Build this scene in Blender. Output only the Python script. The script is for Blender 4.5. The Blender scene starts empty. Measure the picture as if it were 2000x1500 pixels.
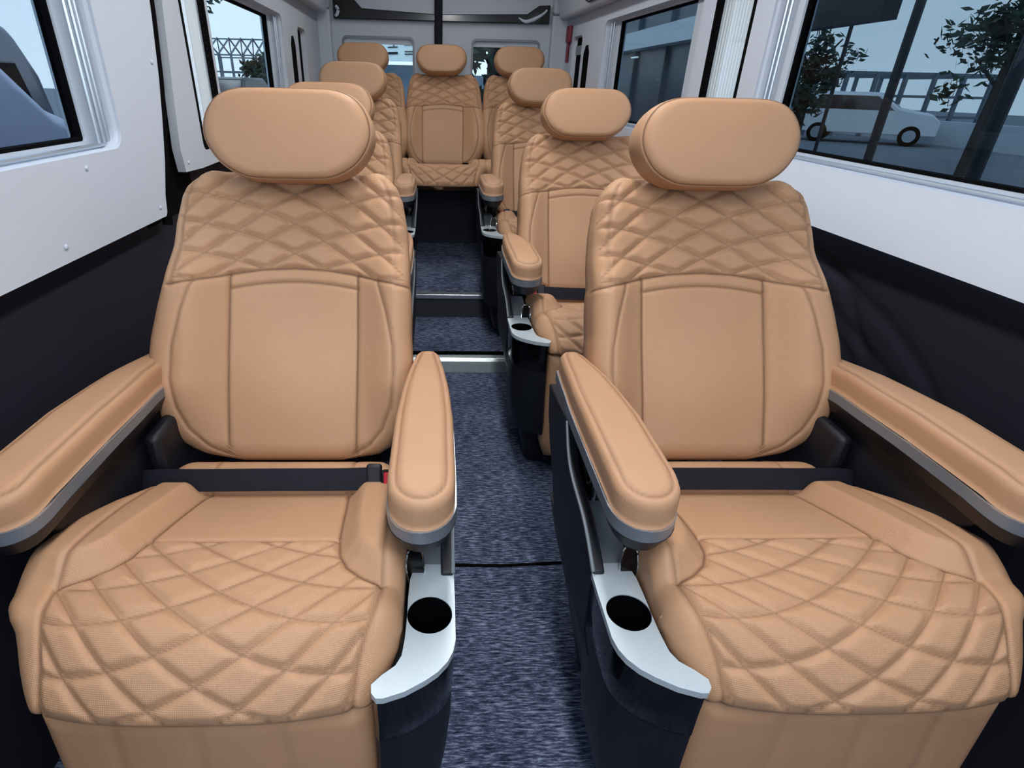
import bpy, bmesh, math, random
import numpy as np
from mathutils import Matrix, Vector
S=bpy.context.scene; C=S.collection
PI=math.pi
# ---------------------------------------------------------------- camera
yaw,pitch,roll=[math.radians(a) for a in (2.381,27.962,-1.351)]
def cam_axes():
    cy,sy=math.cos(yaw),math.sin(yaw); cp,sp=math.cos(pitch),math.sin(pitch)
    fwd=np.array([sy*cp,cy*cp,-sp]); right=np.array([cy,-sy,0.]); down=np.cross(fwd,right)
    cr,sr=math.cos(roll),math.sin(roll)
    return cr*right+sr*down,-sr*right+cr*down,fwd
r_,d_,f_=cam_axes()
cd=bpy.data.cameras.new('camera'); cam=bpy.data.objects.new('camera',cd); C.objects.link(cam)
cam.matrix_world=Matrix([[r_[0],-d_[0],-f_[0],0],[r_[1],-d_[1],-f_[1],0],[r_[2],-d_[2],-f_[2],1.0],[0,0,0,1]])
cd.sensor_fit='HORIZONTAL'; cd.sensor_width=36; cd.lens=1100/2000*36; cd.shift_x=0.0523; cd.clip_start=.01; cd.clip_end=200
S.camera=cam
# ---------------------------------------------------------------- materials
def srgb(*c):
    return tuple(((v/255)/12.92 if v/255<=.04045 else ((v/255+.055)/1.055)**2.4) for v in c)+(1,)
class NT:
    def __init__(s,m): s.t=m.node_tree; s.n=s.t.nodes; s.l=s.t.links
    def new(s,k,**kw):
        n=s.n.new(k)
        for a,b in kw.items(): setattr(n,a,b)
        return n
    def link(s,a,b): s.l.new(a,b)
    def m(s,op,a,b=None,c=None,clamp=False):
        n=s.new('ShaderNodeMath',operation=op); n.use_clamp=clamp
        for i,v in enumerate((a,b,c)):
            if v is None: continue
            if isinstance(v,(int,float)): n.inputs[i].default_value=v
            else: s.link(v,n.inputs[i])
        return n.outputs[0]
def mat(name,col,rough=.5,metal=0,spec=.5,noise=0,nscale=40,bump=0,bscale=200,emit=None,estr=1):
    m=bpy.data.materials.new(name); m.use_nodes=True; k=NT(m); b=k.n['Principled BSDF']
    b.inputs['Base Color'].default_value=col; b.inputs['Roughness'].default_value=rough; b.inputs['Metallic'].default_value=metal
    b.inputs['Specular IOR Level'].default_value=spec
    tc=k.new('ShaderNodeTexCoord')
    if noise:
        n=k.new('ShaderNodeTexNoise'); n.inputs['Scale'].default_value=nscale; n.inputs['Detail'].default_value=4
        k.link(tc.outputs['Object'],n.inputs['Vector'])
        mx=k.new('ShaderNodeMix',data_type='RGBA'); mx.inputs[6].default_value=tuple(c*(1-noise) for c in col[:3])+(1,)
        mx.inputs[7].default_value=tuple(min(1,c*(1+noise)) for c in col[:3])+(1,)
        k.link(n.outputs['Fac'],mx.inputs[0]); k.link(mx.outputs[2],b.inputs['Base Color'])
    if bump:
        n=k.new('ShaderNodeTexNoise'); n.inputs['Scale'].default_value=bscale; n.inputs['Detail'].default_value=3
        k.link(tc.outputs['Object'],n.inputs['Vector'])
        bp=k.new('ShaderNodeBump'); bp.inputs['Strength'].default_value=bump; bp.inputs['Distance'].default_value=.002
        k.link(n.outputs['Fac'],bp.inputs['Height']); k.link(bp.outputs[0],b.inputs['Normal'])
    if emit: b.inputs['Emission Color'].default_value=emit; b.inputs['Emission Strength'].default_value=estr
    return m
TAN=srgb(207,160,122)
def leather(name,col,perf=True):
    m=bpy.data.materials.new(name); m.use_nodes=True; k=NT(m); b=k.n['Principled BSDF']
    b.inputs['Roughness'].default_value=.52; b.inputs['Specular IOR Level'].default_value=.32
    tc=k.new('ShaderNodeTexCoord')
    no=k.new('ShaderNodeTexNoise'); no.inputs['Scale'].default_value=5; no.inputs['Detail'].default_value=3
    k.link(tc.outputs['Object'],no.inputs['Vector'])
    mx=k.new('ShaderNodeMix',data_type='RGBA'); mx.inputs[6].default_value=srgb(183,142,106); mx.inputs[7].default_value=srgb(191,150,119)
    if col: mx.inputs[6].default_value=col; mx.inputs[7].default_value=tuple(min(1,c*1.1) for c in col[:3])+(1,)
    k.link(no.outputs['Fac'],mx.inputs[0])
    at=k.new('ShaderNodeAttribute'); at.attribute_name='seam'
    m2=k.new('ShaderNodeMix',data_type='RGBA'); m2.inputs[7].default_value=srgb(84,48,26)
    k.link(mx.outputs[2],m2.inputs[6]); k.link(k.m('MULTIPLY',at.outputs['Fac'],.85,clamp=True),m2.inputs[0]); k.link(m2.outputs[2],b.inputs['Base Color'])
    bp=k.new('ShaderNodeBump'); bp.inputs['Strength'].default_value=.35; bp.inputs['Distance'].default_value=.0012
    fine=k.new('ShaderNodeTexNoise'); fine.inputs['Scale'].default_value=420; fine.inputs['Detail'].default_value=2
    k.link(tc.outputs['Object'],fine.inputs['Vector'])
    h=fine.outputs['Fac']
    if perf:
        uv=k.new('ShaderNodeUVMap'); uv.uv_map='q'; sx=k.new('ShaderNodeSeparateXYZ'); k.link(uv.outputs[0],sx.inputs[0])
        q=k.new('ShaderNodeAttribute'); q.attribute_name='perf'
        w=2*PI/.0042
        d=k.m('MULTIPLY',k.m('SINE',k.m('MULTIPLY',k.m('ADD',sx.outputs[0],sx.outputs[1]),w)),k.m('SINE',k.m('MULTIPLY',k.m('SUBTRACT',sx.outputs[0],sx.outputs[1]),w)))
        d=k.m('MULTIPLY',k.m('MULTIPLY',d,q.outputs['Fac']),.55)
        h=k.m('ADD',k.m('MULTIPLY',h,.35),d)
    k.link(h,bp.inputs['Height']); k.link(bp.outputs[0],b.inputs['Normal'])
    return m
M={}
M['leather']=leather('tan_leather',None)
M['leather_plain']=leather('tan_leather_plain',None,False)
M['white']=mat('white_panel',srgb(200,210,224),.5,0,.3,.02,3,.25,600)
M['white2']=mat('grey_white_panel',srgb(190,199,211),.55,0,.3,.02,3,.25,600)
M['frame']=mat('window_frame_plastic',srgb(196,207,220),.4,0,.4)
M['alu']=mat('brushed_aluminium',srgb(190,200,210),.3,.8)
M['navy']=mat('dark_navy_fabric',srgb(24,26,38),.8,0,.25,.1,30,.2,700)
M['shell']=mat('dark_plastic',srgb(22,25,34),.45,0,.4,0,1,.2,900)
M['gloss']=mat('gloss_black',srgb(8,9,12),.12,0,.5)
M['black']=mat('black_rubber',srgb(9,9,11),.95,0,.05)
M['silver']=mat('silver_plastic',srgb(196,210,218),.38,.25,.5,.03,60,.15,900)
M['grey']=mat('grey_plastic',srgb(120,126,134),.4,.2,.5)
M['darksilver']=mat('satin_grey_trim',srgb(128,136,146),.35,.4,.5)
M['chrome']=mat('chrome',srgb(225,230,235),.12,1)
M['belt']=mat('belt_webbing',srgb(24,26,38),.7,0,.3,.2,300,.4,1200)
M['red']=mat('red_button',srgb(190,24,40),.4)
M['ceil']=mat('headliner',srgb(170,174,182),.8,0,.2,.04,20,.3,500)
M['step']=mat('tread_plate',srgb(190,205,208),.3,.6,.5,.15,60,.3,200)
M['riser']=mat('dark_riser',srgb(52,54,62),.7,0,.3,.25,90)
M['asphalt']=mat('asphalt',srgb(120,125,132),.9,0,.2,.15,3)
def carpet():
    m=bpy.data.materials.new('carpet'); m.use_nodes=True; k=NT(m); b=k.n['Principled BSDF']
    b.inputs['Roughness'].default_value=.95; b.inputs['Specular IOR Level'].default_value=.1
    tc=k.new('ShaderNodeTexCoord'); mp=k.new('ShaderNodeMapping'); mp.inputs['Scale'].default_value=(38,260,60)
    k.link(tc.outputs['Object'],mp.inputs[0])
    n=k.new('ShaderNodeTexNoise'); n.inputs['Scale'].default_value=1; n.inputs['Detail'].default_value=5; n.inputs['Roughness'].default_value=.75
    k.link(mp.outputs[0],n.inputs['Vector'])
    n2=k.new('ShaderNodeTexNoise'); n2.inputs['Scale'].default_value=7; k.link(tc.outputs['Object'],n2.inputs['Vector'])
    r=k.new('ShaderNodeValToRGB'); e=r.color_ramp.elements
    e[0].position=.36; e[0].color=srgb(20,24,42); e[1].position=.66; e[1].color=srgb(150,162,188)
    x=e.new(.5); x.color=srgb(66,76,102)
    k.link(k.m('ADD',n.outputs['Fac'],k.m('MULTIPLY',k.m('SUBTRACT',n2.outputs['Fac'],.5),.12)),r.inputs[0]); k.link(r.outputs[0],b.inputs['Base Color'])
    bp=k.new('ShaderNodeBump'); bp.inputs['Strength'].default_value=.7; bp.inputs['Distance'].default_value=.004
    k.link(n.outputs['Fac'],bp.inputs['Height']); k.link(bp.outputs[0],b.inputs['Normal'])
    return m
M['carpet']=carpet()
def weave():
    m=bpy.data.materials.new('woven_dark'); m.use_nodes=True; k=NT(m); b=k.n['Principled BSDF']
    b.inputs['Roughness'].default_value=.6
    tc=k.new('ShaderNodeTexCoord'); br=k.new('ShaderNodeTexBrick'); br.inputs['Scale'].default_value=26; br.inputs['Mortar Size'].default_value=.04
    br.inputs['Color1'].default_value=srgb(24,27,48); br.inputs['Color2'].default_value=srgb(36,40,66); br.inputs['Mortar'].default_value=srgb(8,8,14)
    k.link(tc.outputs['UV'],br.inputs['Vector']); k.link(br.outputs['Color'],b.inputs['Base Color'])
    return m
def glass(name,tint,fres=1.0,rough=.0):
    m=bpy.data.materials.new(name); m.use_nodes=True; k=NT(m); k.n.remove(k.n['Principled BSDF'])
    out=k.n['Material Output']; tr=k.new('ShaderNodeBsdfTransparent'); tr.inputs[0].default_value=tint+(1,)
    gl=k.new('ShaderNodeBsdfGlossy'); gl.inputs['Roughness'].default_value=.02
    fr=k.new('ShaderNodeFresnel'); fr.inputs['IOR'].default_value=1.45
    mx=k.new('ShaderNodeMixShader'); k.link(k.m('MULTIPLY',fr.outputs[0],.16*fres,clamp=True),mx.inputs[0]); k.link(tr.outputs[0],mx.inputs[1]); k.link(gl.outputs[0],mx.inputs[2])
    k.link(mx.outputs[0],out.inputs[0]); return m
M['tint']=glass('tinted_glass',(.33,.385,.42))
M['tintlight']=glass('light_tinted_glass',(.50,.555,.585))
M['tintleft']=glass('grey_tinted_glass',(.46,.51,.55))
M['clear']=glass('clear_glass',(.97,.98,.98))
def sheer():
    m=bpy.data.materials.new('sheer_fabric'); m.use_nodes=True; k=NT(m); k.n.remove(k.n['Principled BSDF'])
    out=k.n['Material Output']; a=k.new('ShaderNodeBsdfTranslucent'); a.inputs[0].default_value=(.95,.95,.9,1)
    d=k.new('ShaderNodeBsdfDiffuse'); d.inputs[0].default_value=(.9,.9,.88,1); t=k.new('ShaderNodeBsdfTransparent')
    m1=k.new('ShaderNodeMixShader'); m1.inputs[0].default_value=.3; k.link(a.outputs[0],m1.inputs[1]); k.link(d.outputs[0],m1.inputs[2])
    m2=k.new('ShaderNodeMixShader'); m2.inputs[0].default_value=.6; k.link(m1.outputs[0],m2.inputs[1]); k.link(t.outputs[0],m2.inputs[2])
    k.link(m2.outputs[0],out.inputs[0]); return m
M['sheer']=sheer()
M['weave']=weave()
# ---------------------------------------------------------------- object helpers
def link(o,parent=None):
    C.objects.link(o)
    if parent: o.parent=parent
    return o
def mesh(name,verts,faces,m,parent=None,smooth=True,attrs=None,uv=None):
    me=bpy.data.meshes.new(name); me.from_pydata([tuple(v) for v in verts],[],faces); me.update()
    if smooth: me.polygons.foreach_set('use_smooth',[True]*len(me.polygons))
    me.materials.append(m)
    for k,v in (attrs or {}).items():
        a=me.attributes.new(k,'FLOAT','POINT'); a.data.foreach_set('value',np.asarray(v,dtype=np.float32))
    if uv is not None:
        l=me.uv_layers.new(name='q'); vi=np.empty(len(me.loops),dtype=np.int32); me.loops.foreach_get('vertex_index',vi)
        l.data.foreach_set('uv',np.asarray(uv,dtype=np.float32)[vi].ravel())
    o=bpy.data.objects.new(name,me); return link(o,parent)
def fin(name,bm,m,parent=None,smooth=False,bevel=0,seg=2,angle=35):
    bmesh.ops.recalc_face_normals(bm,faces=bm.faces)
    me=bpy.data.meshes.new(name); bm.to_mesh(me); bm.free(); me.materials.append(m)
    if smooth:
        me.polygons.foreach_set('use_smooth',[True]*len(me.polygons))
        try: me.set_sharp_from_angle(angle=math.radians(angle))
        except Exception: pass
    o=bpy.data.objects.new(name,me); link(o,parent)
    if bevel:
        b=o.modifiers.new('bevel','BEVEL'); b.width=bevel; b.segments=seg; b.limit_method='ANGLE'; b.angle_limit=math.radians(30)
    return o
def empty(name,loc=(0,0,0)):
    o=bpy.data.objects.new(name,None); o.empty_display_size=.1; o.location=loc; return link(o)
def tag(o,label=None,cat=None,group=None,kind=None):
    if label: o['label']=label
    if cat: o['category']=cat
    if group: o['group']=group
    if kind: o['kind']=kind
    return o
def box(bm,x0,x1,y0,y1,z0,z1):
    vs=[bm.verts.new((x,y,z)) for x in (x0,x1) for y in (y0,y1) for z in (z0,z1)]
    for f in ((0,1,3,2),(4,6,7,5),(0,4,5,1),(2,3,7,6),(0,2,6,4),(1,5,7,3)): bm.faces.new([vs[i] for i in f])
def boxo(name,x0,x1,y0,y1,z0,z1,m,parent=None,bevel=0,**k):
    bm=bmesh.new(); box(bm,x0,x1,y0,y1,z0,z1); return fin(name,bm,m,parent,bevel>0,bevel,**k)
def prism(bm,poly,a0,a1,mp):
    """poly of 2-D points, extruded between a0 and a1; mp(p,q,a)->3-D"""
    n=len(poly); A=[bm.verts.new(mp(p,q,a0)) for p,q in poly]; B=[bm.verts.new(mp(p,q,a1)) for p,q in poly]
    bm.faces.new(A); bm.faces.new(B[::-1])
    for i in range(n): bm.faces.new([A[i],A[(i+1)%n],B[(i+1)%n],B[i]])
def tube(bm,pts,r,n=8,cap=True):
    pts=[Vector(p) for p in pts]; rings=[]
    for i,p in enumerate(pts):
        t=(pts[min(i+1,len(pts)-1)]-pts[max(i-1,0)]).normalized()
        a=t.cross(Vector((0,0,1)))
        if a.length<1e-3: a=t.cross(Vector((1,0,0)))
        a.normalize(); b=t.cross(a); rr=float(r[i] if isinstance(r,(list,tuple)) else r)
        rings.append([bm.verts.new(p+rr*(math.cos(2*PI*j/n)*a+math.sin(2*PI*j/n)*b)) for j in range(n)])
    for u,v in zip(rings,rings[1:]):
        for j in range(n): bm.faces.new([u[j],u[(j+1)%n],v[(j+1)%n],v[j]])
    if cap: bm.faces.new(rings[0]); bm.faces.new(rings[-1][::-1])
def catmull(pts,n=8,closed=False):
    P=[np.array(p,float) for p in pts]; out=[]; L=len(P)
    rng=range(L if closed else L-1)
    for i in rng:
        if closed: a,b,c,d=P[i-1],P[i],P[(i+1)%L],P[(i+2)%L]
        else: a,b,c,d=P[max(i-1,0)],P[i],P[i+1],P[min(i+2,L-1)]
        for k in range(n):
            t=k/n; out.append(.5*((2*b)+(-a+c)*t+(2*a-5*b+4*c-d)*t*t+(-a+3*b-3*c+d)*t**3))
    if not closed: out.append(P[-1])
    return out
def rrect(x0,x1,y0,y1,r,n=6):
    out=[]
    for cx,cy,a in ((x1-r,y1-r,0),(x0+r,y1-r,90),(x0+r,y0+r,180),(x1-r,y0+r,270)):
        for i in range(n+1):
            t=math.radians(a+90*i/n); out.append((cx+r*math.cos(t),cy+r*math.sin(t)))
    return out
# ---------------------------------------------------------------- upholstery builder
def spacing(L,R,h):
    """0..L positions, dense (quarter-round) near both ends"""
    k=7; e=[R*(1-math.cos(PI/2*i/k)) for i in range(k)]
    n=max(4,int((L-2*R)/h)); mid=[R+(L-2*R)*i/n for i in range(n+1)]
    return e+mid+[L-x for x in e[::-1]]
def polydist(P,poly,closed=True):
    poly=np.array(poly); Q=np.roll(poly,-1,0) if closed else poly[1:]; A=poly if closed else poly[:-1]
    d=np.full(len(P),9.)
    for a,b in zip(A,Q):
        ab=b-a; L=ab@ab
        if L<1e-12: continue
        t=np.clip(((P-a)@ab)/L,0,1); dd=np.hypot(*(P-a-t[:,None]*ab).T); d=np.minimum(d,dd)
    return d
def pillow(name,m,parent,WL,WR,t0,t1,height,to3d,R=.03,back=-.07,h=.0028,seams=(),perf=None,h_t=None,power=2.0,tuck=.012,flip=False):
    ts=[t0+x for x in spacing(t1-t0,R*.9,h_t or h)]
    wl=np.array([WL(t) for t in ts]); wr=np.array([WR(t) for t in ts])
    W=max((wl+wr)/2); us=np.array(spacing(2*W,R*.9,h))/(2*W)
    nU,nT=len(us),len(ts)
    U=(-wl[:,None]+(wl+wr)[:,None]*us[None,:]); T=np.repeat(np.array(ts)[:,None],nU,1)
    u=U.ravel(); t=T.ravel()
    out=[(-wl[i],ts[i]) for i in range(nT)]+[(U[-1,j],ts[-1]) for j in range(1,nU)]+[(wr[i],ts[i]) for i in range(nT-2,-1,-1)]+[(U[0,j],ts[0]) for j in range(nU-2,0,-1)]
    step=out
    d=polydist(np.stack([u,t],1),step); Hh,seam=height(u,t)
    for pl,w in seams:
        ds=polydist(np.stack([u,t],1),pl,False)
        Hh=Hh-.0035*np.exp(-(ds/.0042)**2); seam=np.maximum(seam,w*np.exp(-(ds/.0021)**2))
    x=np.clip(d/R,0,1); fall=R*(1-(1-(1-x)**power)**(1/power)); n=Hh-fall
    # boundary verts exactly
    V=to3d(u,t,n); V=list(map(tuple,V)); faces=[]
    for i in range(nT-1):
        for j in range(nU-1):
            a=i*nU+j; faces.append((a,a+1,a+nU+1,a+nU))
    loop=[i*nU for i in range(nT)]+[(nT-1)*nU+j for j in range(1,nU)]+[i*nU+nU-1 for i in range(nT-2,-1,-1)]+[j for j in range(nU-2,0,-1)]
    lu=u[loop]; lt=t[loop]; ln=n[loop]; cu=(wr.mean()-wl.mean())/2; ct=(t0+t1)/2
    prev=loop; att=[seam,np.zeros_like(seam) if perf is None else perf(u,t)]; au=[u]; at_=[t]
    for f,kk in ((.33,.0),(.66,.0),(1,tuck)):
        nn=ln+(back-ln)*f
        su=lu-np.sign(lu-cu)*kk; st=lt-np.clip((lt-ct)/((t1-t0)/2),-1,1)*kk
        P=to3d(su,st,nn); base=len(V); V+=list(map(tuple,P)); cur=list(range(base,base+len(loop)))
        for i in range(len(loop)):
            a,b=prev[i],prev[(i+1)%len(loop)]; faces.append((a,b,cur[(i+1)%len(loop)],cur[i]))
        prev=cur; au.append(su); at_.append(st)
    faces.append(tuple(prev[::-1]))
    tot=len(V); pad=tot-len(u)
    sm=np.concatenate([seam,np.zeros(pad)]); pf=np.concatenate([att[1],np.zeros(pad)])
    uv=np.stack([np.concatenate(au),np.concatenate(at_)],1)
    if flip: faces=[f[::-1] for f in faces]
    return mesh(name,V,faces,m,parent,True,{'seam':sm,'perf':pf},uv)
def interp(xs,ys): 
    xs=np.array(xs,float); ys=np.array(ys,float)
    return lambda t: np.interp(t,xs,ys)
def sst(x): x=np.clip(x,0,1); return x*x*(3-2*x)
Y0=.65   # seat origin in the first row
th=math.radians(29); TV=np.array([0,math.sin(th),math.cos(th)]); NV=np.array([0,-math.cos(th),math.sin(th)]); PB=np.array([0,.864-Y0,.39])
def back3d(u,t,n):
    P=PB[None,:]+np.outer(t,TV)+np.outer(n,NV); P[:,0]=u; return P
bw_t=[-.012,-.005,0,.015,.036,.07,.12,.16,.21,.27,.315,.36,.43,.48,.505,.52,.53,.535]
bw_w=[.09,.13,.160,.187,.208,.224,.234,.236,.232,.224,.216,.214,.208,.199,.188,.176,.163,.150]
BW=interp(bw_t,bw_w)
_d=interp([0,.03,.12,.22,.30,.36,.53],[-.004,-.010,-.018,-.014,-.003,-.002,0]); _e=interp([0,.03,.12,.22,.30,.36,.50,.535],[.006,.012,.018,.018,.014,.014,.012,.0])
BWA=lambda t:float(BW(t)+_d(t))   # aisle side
BWW=lambda t:float(BW(t)+_e(t))   # wall side
seamY=interp([0,.06,.116,.168,.2,.25],[.347,.344,.335,.317,.309,.306])
PQ=.055
def back_height(u,t):
    au=np.abs(u)
    low=1-sst((t-.30)/.10)
    H=.046*sst((au-.105)/.085)*(.30+.70*low)*sst((t+.02)/.16)*1.0
    H=H+.010*np.exp(-((t-.10)/.09)**2)*np.exp(-(u/.10)**2)-.004*np.exp(-((t-.24)/.07)**2)*np.exp(-(u/.1)**2)
    ts=seamY(au)
    inside=(t>ts+.004)&(au<.203)&(t<.60)
    def fam(s):
        q=(t-.430-.518*s*u+1.22*u*u)/PQ; d=np.abs(q-np.round(q))*PQ/np.sqrt(1+(.518-2.44*s*u)**2); return d
    dA,dB=fam(1),fam(-1); g=(1-np.exp(-(dA/.0058)**2))*(1-np.exp(-(dB/.0058)**2))
    edge=sst(np.minimum(t-ts,.203-au)/.012)
    H=H+np.where(inside,.0074*g-.003,0)*np.where(inside,edge,0)
    seam=np.where(inside,.62*np.maximum(np.exp(-(dA/.0014)**2),np.exp(-(dB/.0014)**2)),0)
    # horizontal shoulder: lower block slightly proud at the yoke seam
    return H,seam
def bsym(pl): return [pl,[(-a,b) for a,b in pl]]
uu=np.linspace(-.216,.216,41)
back_seams=[([(x,float(seamY(abs(x)))) for x in uu],1.0)]
back_seams+=[(p,.95) for p in bsym([(.116,-.012),(.117,.10),(.118,.2),(.117,.335)])]
back_seams+=[([(a*(.93 if a<0 else 1.02),b) for a,b in p],.6) for p in bsym([(.168,.318),(.186,.26),(.199,.20),(.201,.14),(.194,.09),(.178,.05),(.150,.018),(.120,.004)])]
back_seams+=[([(x,.322-.013*(x/.116)**2) for x in np.linspace(-.116,.116,17)],.8)]
back_seams+=[([(a*(.95 if a<0 else 1.02),b) for a,b in p],.5) for p in bsym([(.203,.306),(.201,.36),(.195,.43),(.186,.48),(.172,.51)])]
def back_perf(u,t):
    au=np.abs(u); return np.clip(((t>seamY(au))&(au<.2)).astype(float)+(au<.19)*.5*(t<.31),0,1)
def make_backrest(parent):
    return pillow('backrest',M['leather'],parent,BWA,BWW,-.012,.535,back_height,back3d,R=.036,back=-.075,seams=back_seams,perf=back_perf,h=.0023,flip=False,power=2.2,tuck=.028)
def outline(Wf,t0,t1,n=40,grow=0):
    ts=np.linspace(t0,t1,n); return [(-(Wf(t)+grow),t) for t in ts]+[((Wf(t)+grow),t) for t in ts[::-1]]
def make_shell(parent):
    bm=bmesh.new(); pl=outline(BW,-.005,.535,36,.001)
    rings=[]
    for n,g in ((-.068,-.024),(-.085,-.024),(-.105,-.034),(-.118,-.055)):
        rings.append([bm.verts.new(tuple(back3d(np.array([u*(1+g/.22)]),np.array([.262+(t-.262)*(1+g/.27)]),np.array([n]))[0])) for u,t in pl])
    for a,b in zip(rings,rings[1:]):
        for i in range(len(a)): bm.faces.new([a[i],a[(i+1)%len(a)],b[(i+1)%len(a)],b[i]])
    bm.faces.new(rings[-1]); bm.faces.new(rings[0][::-1])
    return fin('back_shell',bm,M['shell'],parent,True)
# headrest
hth=math.radians(15); HT=np.array([0,math.sin(hth),math.cos(hth)]); HN=np.array([0,-math.cos(hth),math.sin(hth)]); PH=np.array([0,1.065-Y0,.85])
def make_headrest(parent,dy=0,dz=0):
    # superellipse rings from the seam loop inwards over a convex face, and back round the side
    n=96; cx,cz,a,b=-.009,.0675,.145,.0745
    hp=[(0,.1395),(.050,.1395),(.088,.137),(.118,.125),(.138,.101),(.1455,.072),(.139,.044),(.116,.014),(.080,-.005),(.045,-.009),(0,-.0095)]
    hp=hp+[(-x,y) for x,y in hp[-2:0:-1]]; ol=np.array(catmull(hp,8,True)); q=ol-np.array([0,cz]); an=np.arctan2(q[:,1],q[:,0]); o_=np.argsort(an); an=an[o_]; rr=np.hypot(*q[o_].T)
    def pt(ang,sc,no,dt=0):
        a_=(ang+PI)%(2*PI)-PI; r=np.interp(a_,an,rr,period=2*PI)*sc
        u=r*math.cos(ang)+cx; t=r*math.sin(ang)
        p=PH+HT*(cz+t+dt)+HN*no; return (u,p[1]+dy,p[2]+dz)
    V=[];F=[];seam=[]
    prof=[]   # (scale,normal offset,seam)
    for s in np.linspace(.06,.86,16): prof.append((s,.042-.006*s**3,0))
    prof+=[(.90,.0355,0),(.925,.0335,0),(.945,.0305,.15),(.955,.0285,.75),(.962,.0270,.9),(.97,.0275,.2),(.982,.024,0),(.992,.017,0),(.999,.006,0),(1.0,-.008,0),(.995,-.024,0),(.98,-.038,0),(.94,-.05,0),(.86,-.056,0),(.6,-.06,0),(.3,-.061,0),(.05,-.061,0)]
    for s,no,sm in prof:
        for i in range(n): V.append(pt(2*PI*i/n,s,no)); seam.append(sm)
    for k in range(len(prof)-1):
        for i in range(n): F.append((k*n+i,k*n+(i+1)%n,(k+1)*n+(i+1)%n,(k+1)*n+i))
    F.append(tuple(range(n))[::-1]); F.append(tuple((len(prof)-1)*n+i for i in range(n)))
    F=[f[::-1] for f in F]
    return mesh('headrest',V,F,M['leather_plain'],parent,True,{'seam':seam,'perf':[0]*len(V)},[(v[0],v[2]) for v in V])
def make_posts(parent):
    for s in (-1,1):
        bm=bmesh.new(); p0=PB+TV*.50-NV*.035; p1=PH+HT*.03-HN*.02
        tube(bm,[(s*.055,p0[1],p0[2]),(s*.055,p1[1],p1[2])],.006); fin('headrest_post',bm,M['chrome'],parent,True)
# cushion
CP=[(.90,.352),(.86,.378),(.825,.402),(.795,.404),(.775,.392),(.762,.380),(.745,.388),(.70,.403),(.64,.422),(.58,.438),(.53,.4465),(.497,.449),(.465,.4505),(.44,.446),(.418,.432),(.400,.414),(.386,.397),(.376,.381),(.372,.368),(.375,.360)]
cps=np.array(catmull([(a-Y0,b) for a,b in CP],6)); seg=np.hypot(*np.diff(cps,axis=0).T); ss=np.concatenate([[0],np.cumsum(seg)])
i0=int(np.argmin(np.abs(cps[:,0]-(.497-Y0)))); ss=ss-ss[i0]
tan=np.gradient(cps,ss,axis=0); tan/=np.hypot(tan[:,0],tan[:,1])[:,None]
def sAt(y): # s of the profile at world Y (upper part)
    j=int(np.argmin(np.abs(cps[:,0]-(y-Y0))+ (cps[:,1]<.36)*.5)); return float(ss[j])
def cush3d(u,t,n):
    y=np.interp(t,ss,cps[:,0]); z=np.interp(t,ss,cps[:,1]); ty=np.interp(t,ss,tan[:,0]); tz=np.interp(t,ss,tan[:,1])
    l=np.hypot(ty,tz); ty/=l; tz/=l
    front=sst((t+.03)/.13)
    return np.stack([u,y+n*tz*1.0+front*.024*(np.abs(u)/.2)**3, z-n*ty],1)
wy=[.90,.86,.82,.76,.72,.68,.62,.55,.50,.46,.43]; ww=[.17,.185,.195,.205,.220,.236,.252,.258,.257,.250,.242]
CWs=[sAt(y) for y in wy]+[.085,.11,.135,.16,.19]; CWw=ww+[.230,.220,.210,.200,.192]
CWL=interp(CWs,[min(w,.224) for w in CWw])   # aisle side (-u)
CWR=interp(CWs,CWw)
s_q=sAt(.60)
inn=interp([sAt(.765),sAt(.72),sAt(.66),sAt(.60),sAt(.565),sAt(.538),sAt(.516),sAt(.503)],[.116,.121,.125,.130,.137,.150,.172,.197])
PC=.057
def cush_height(u,t):
    au=np.abs(u); din=polydist(np.stack([au,t],1),[(a,sAt(b)) for a,b in inl+[(.23,.495),(.29,.49)]],False)
    bol=(au>inn(t))&(t<np.interp(au,[.197,.23,.29],[sAt(.503),sAt(.495),sAt(.49)]))
    H=np.where(bol,.028*sst(din/np.where(au>.19,.032+.5*(au-.19),.032))*sst((t-sAt(.775))/.04),0)
    ow=outw(t); inside=(t>s_q+.003)&(au<ow-.003)&(~bol)&(t<t_end-.004)
    def fam(s):
        q=(t-.58*s*u+1.5*u*u)/PC; return np.abs(q-np.round(q))*PC/np.sqrt(1+(.58-3*s*u)**2)
    dA,dB=fam(1),fam(-1); g=(1-np.exp(-(dA/.0055)**2))*(1-np.exp(-(dB/.0055)**2))
    e=sst(np.minimum(np.minimum(np.minimum(t-s_q,ow-au),t_end-.004-t),np.where(t<sAt(.495),din,9))/.012)
    H=H+np.where(inside,(.0060*g-.0022)*e,0)
    seam=np.where(inside,.60*np.maximum(np.exp(-(dA/.0013)**2),np.exp(-(dB/.0013)**2)),0)
    return H,seam
t_end=float(ss[-1])-.016
outw=interp([0,.04,.075,.11,.15,.185],[.198,.193,.184,.176,.172,.171])
inl=[(.116,.765),(.121,.72),(.125,.66),(.130,.60),(.137,.565),(.150,.538),(.172,.516),(.197,.503)]
def ptsS(l): return [(u,sAt(y)) for u,y in l]
cush_seams=[(ptsS(p),1.0) for p in bsym(inl)]
outl=[(.190,sAt(.765)),(.197,sAt(.66)),(.198,sAt(.56)),(.198,0),(.193,.04),(.184,.075),(.176,.11),(.172,.15),(.171,.185)]
cush_seams+=[(p,.6) for p in bsym(outl)]
cush_seams+=[([(-.13,s_q),(.13,s_q)],.7),([(-.125,sAt(.764)),(.125,sAt(.764))],1.0)]
cush_seams+=[(p,.4) for p in bsym([(.118,sAt(.88)),(.118,sAt(.768))])]
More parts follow.
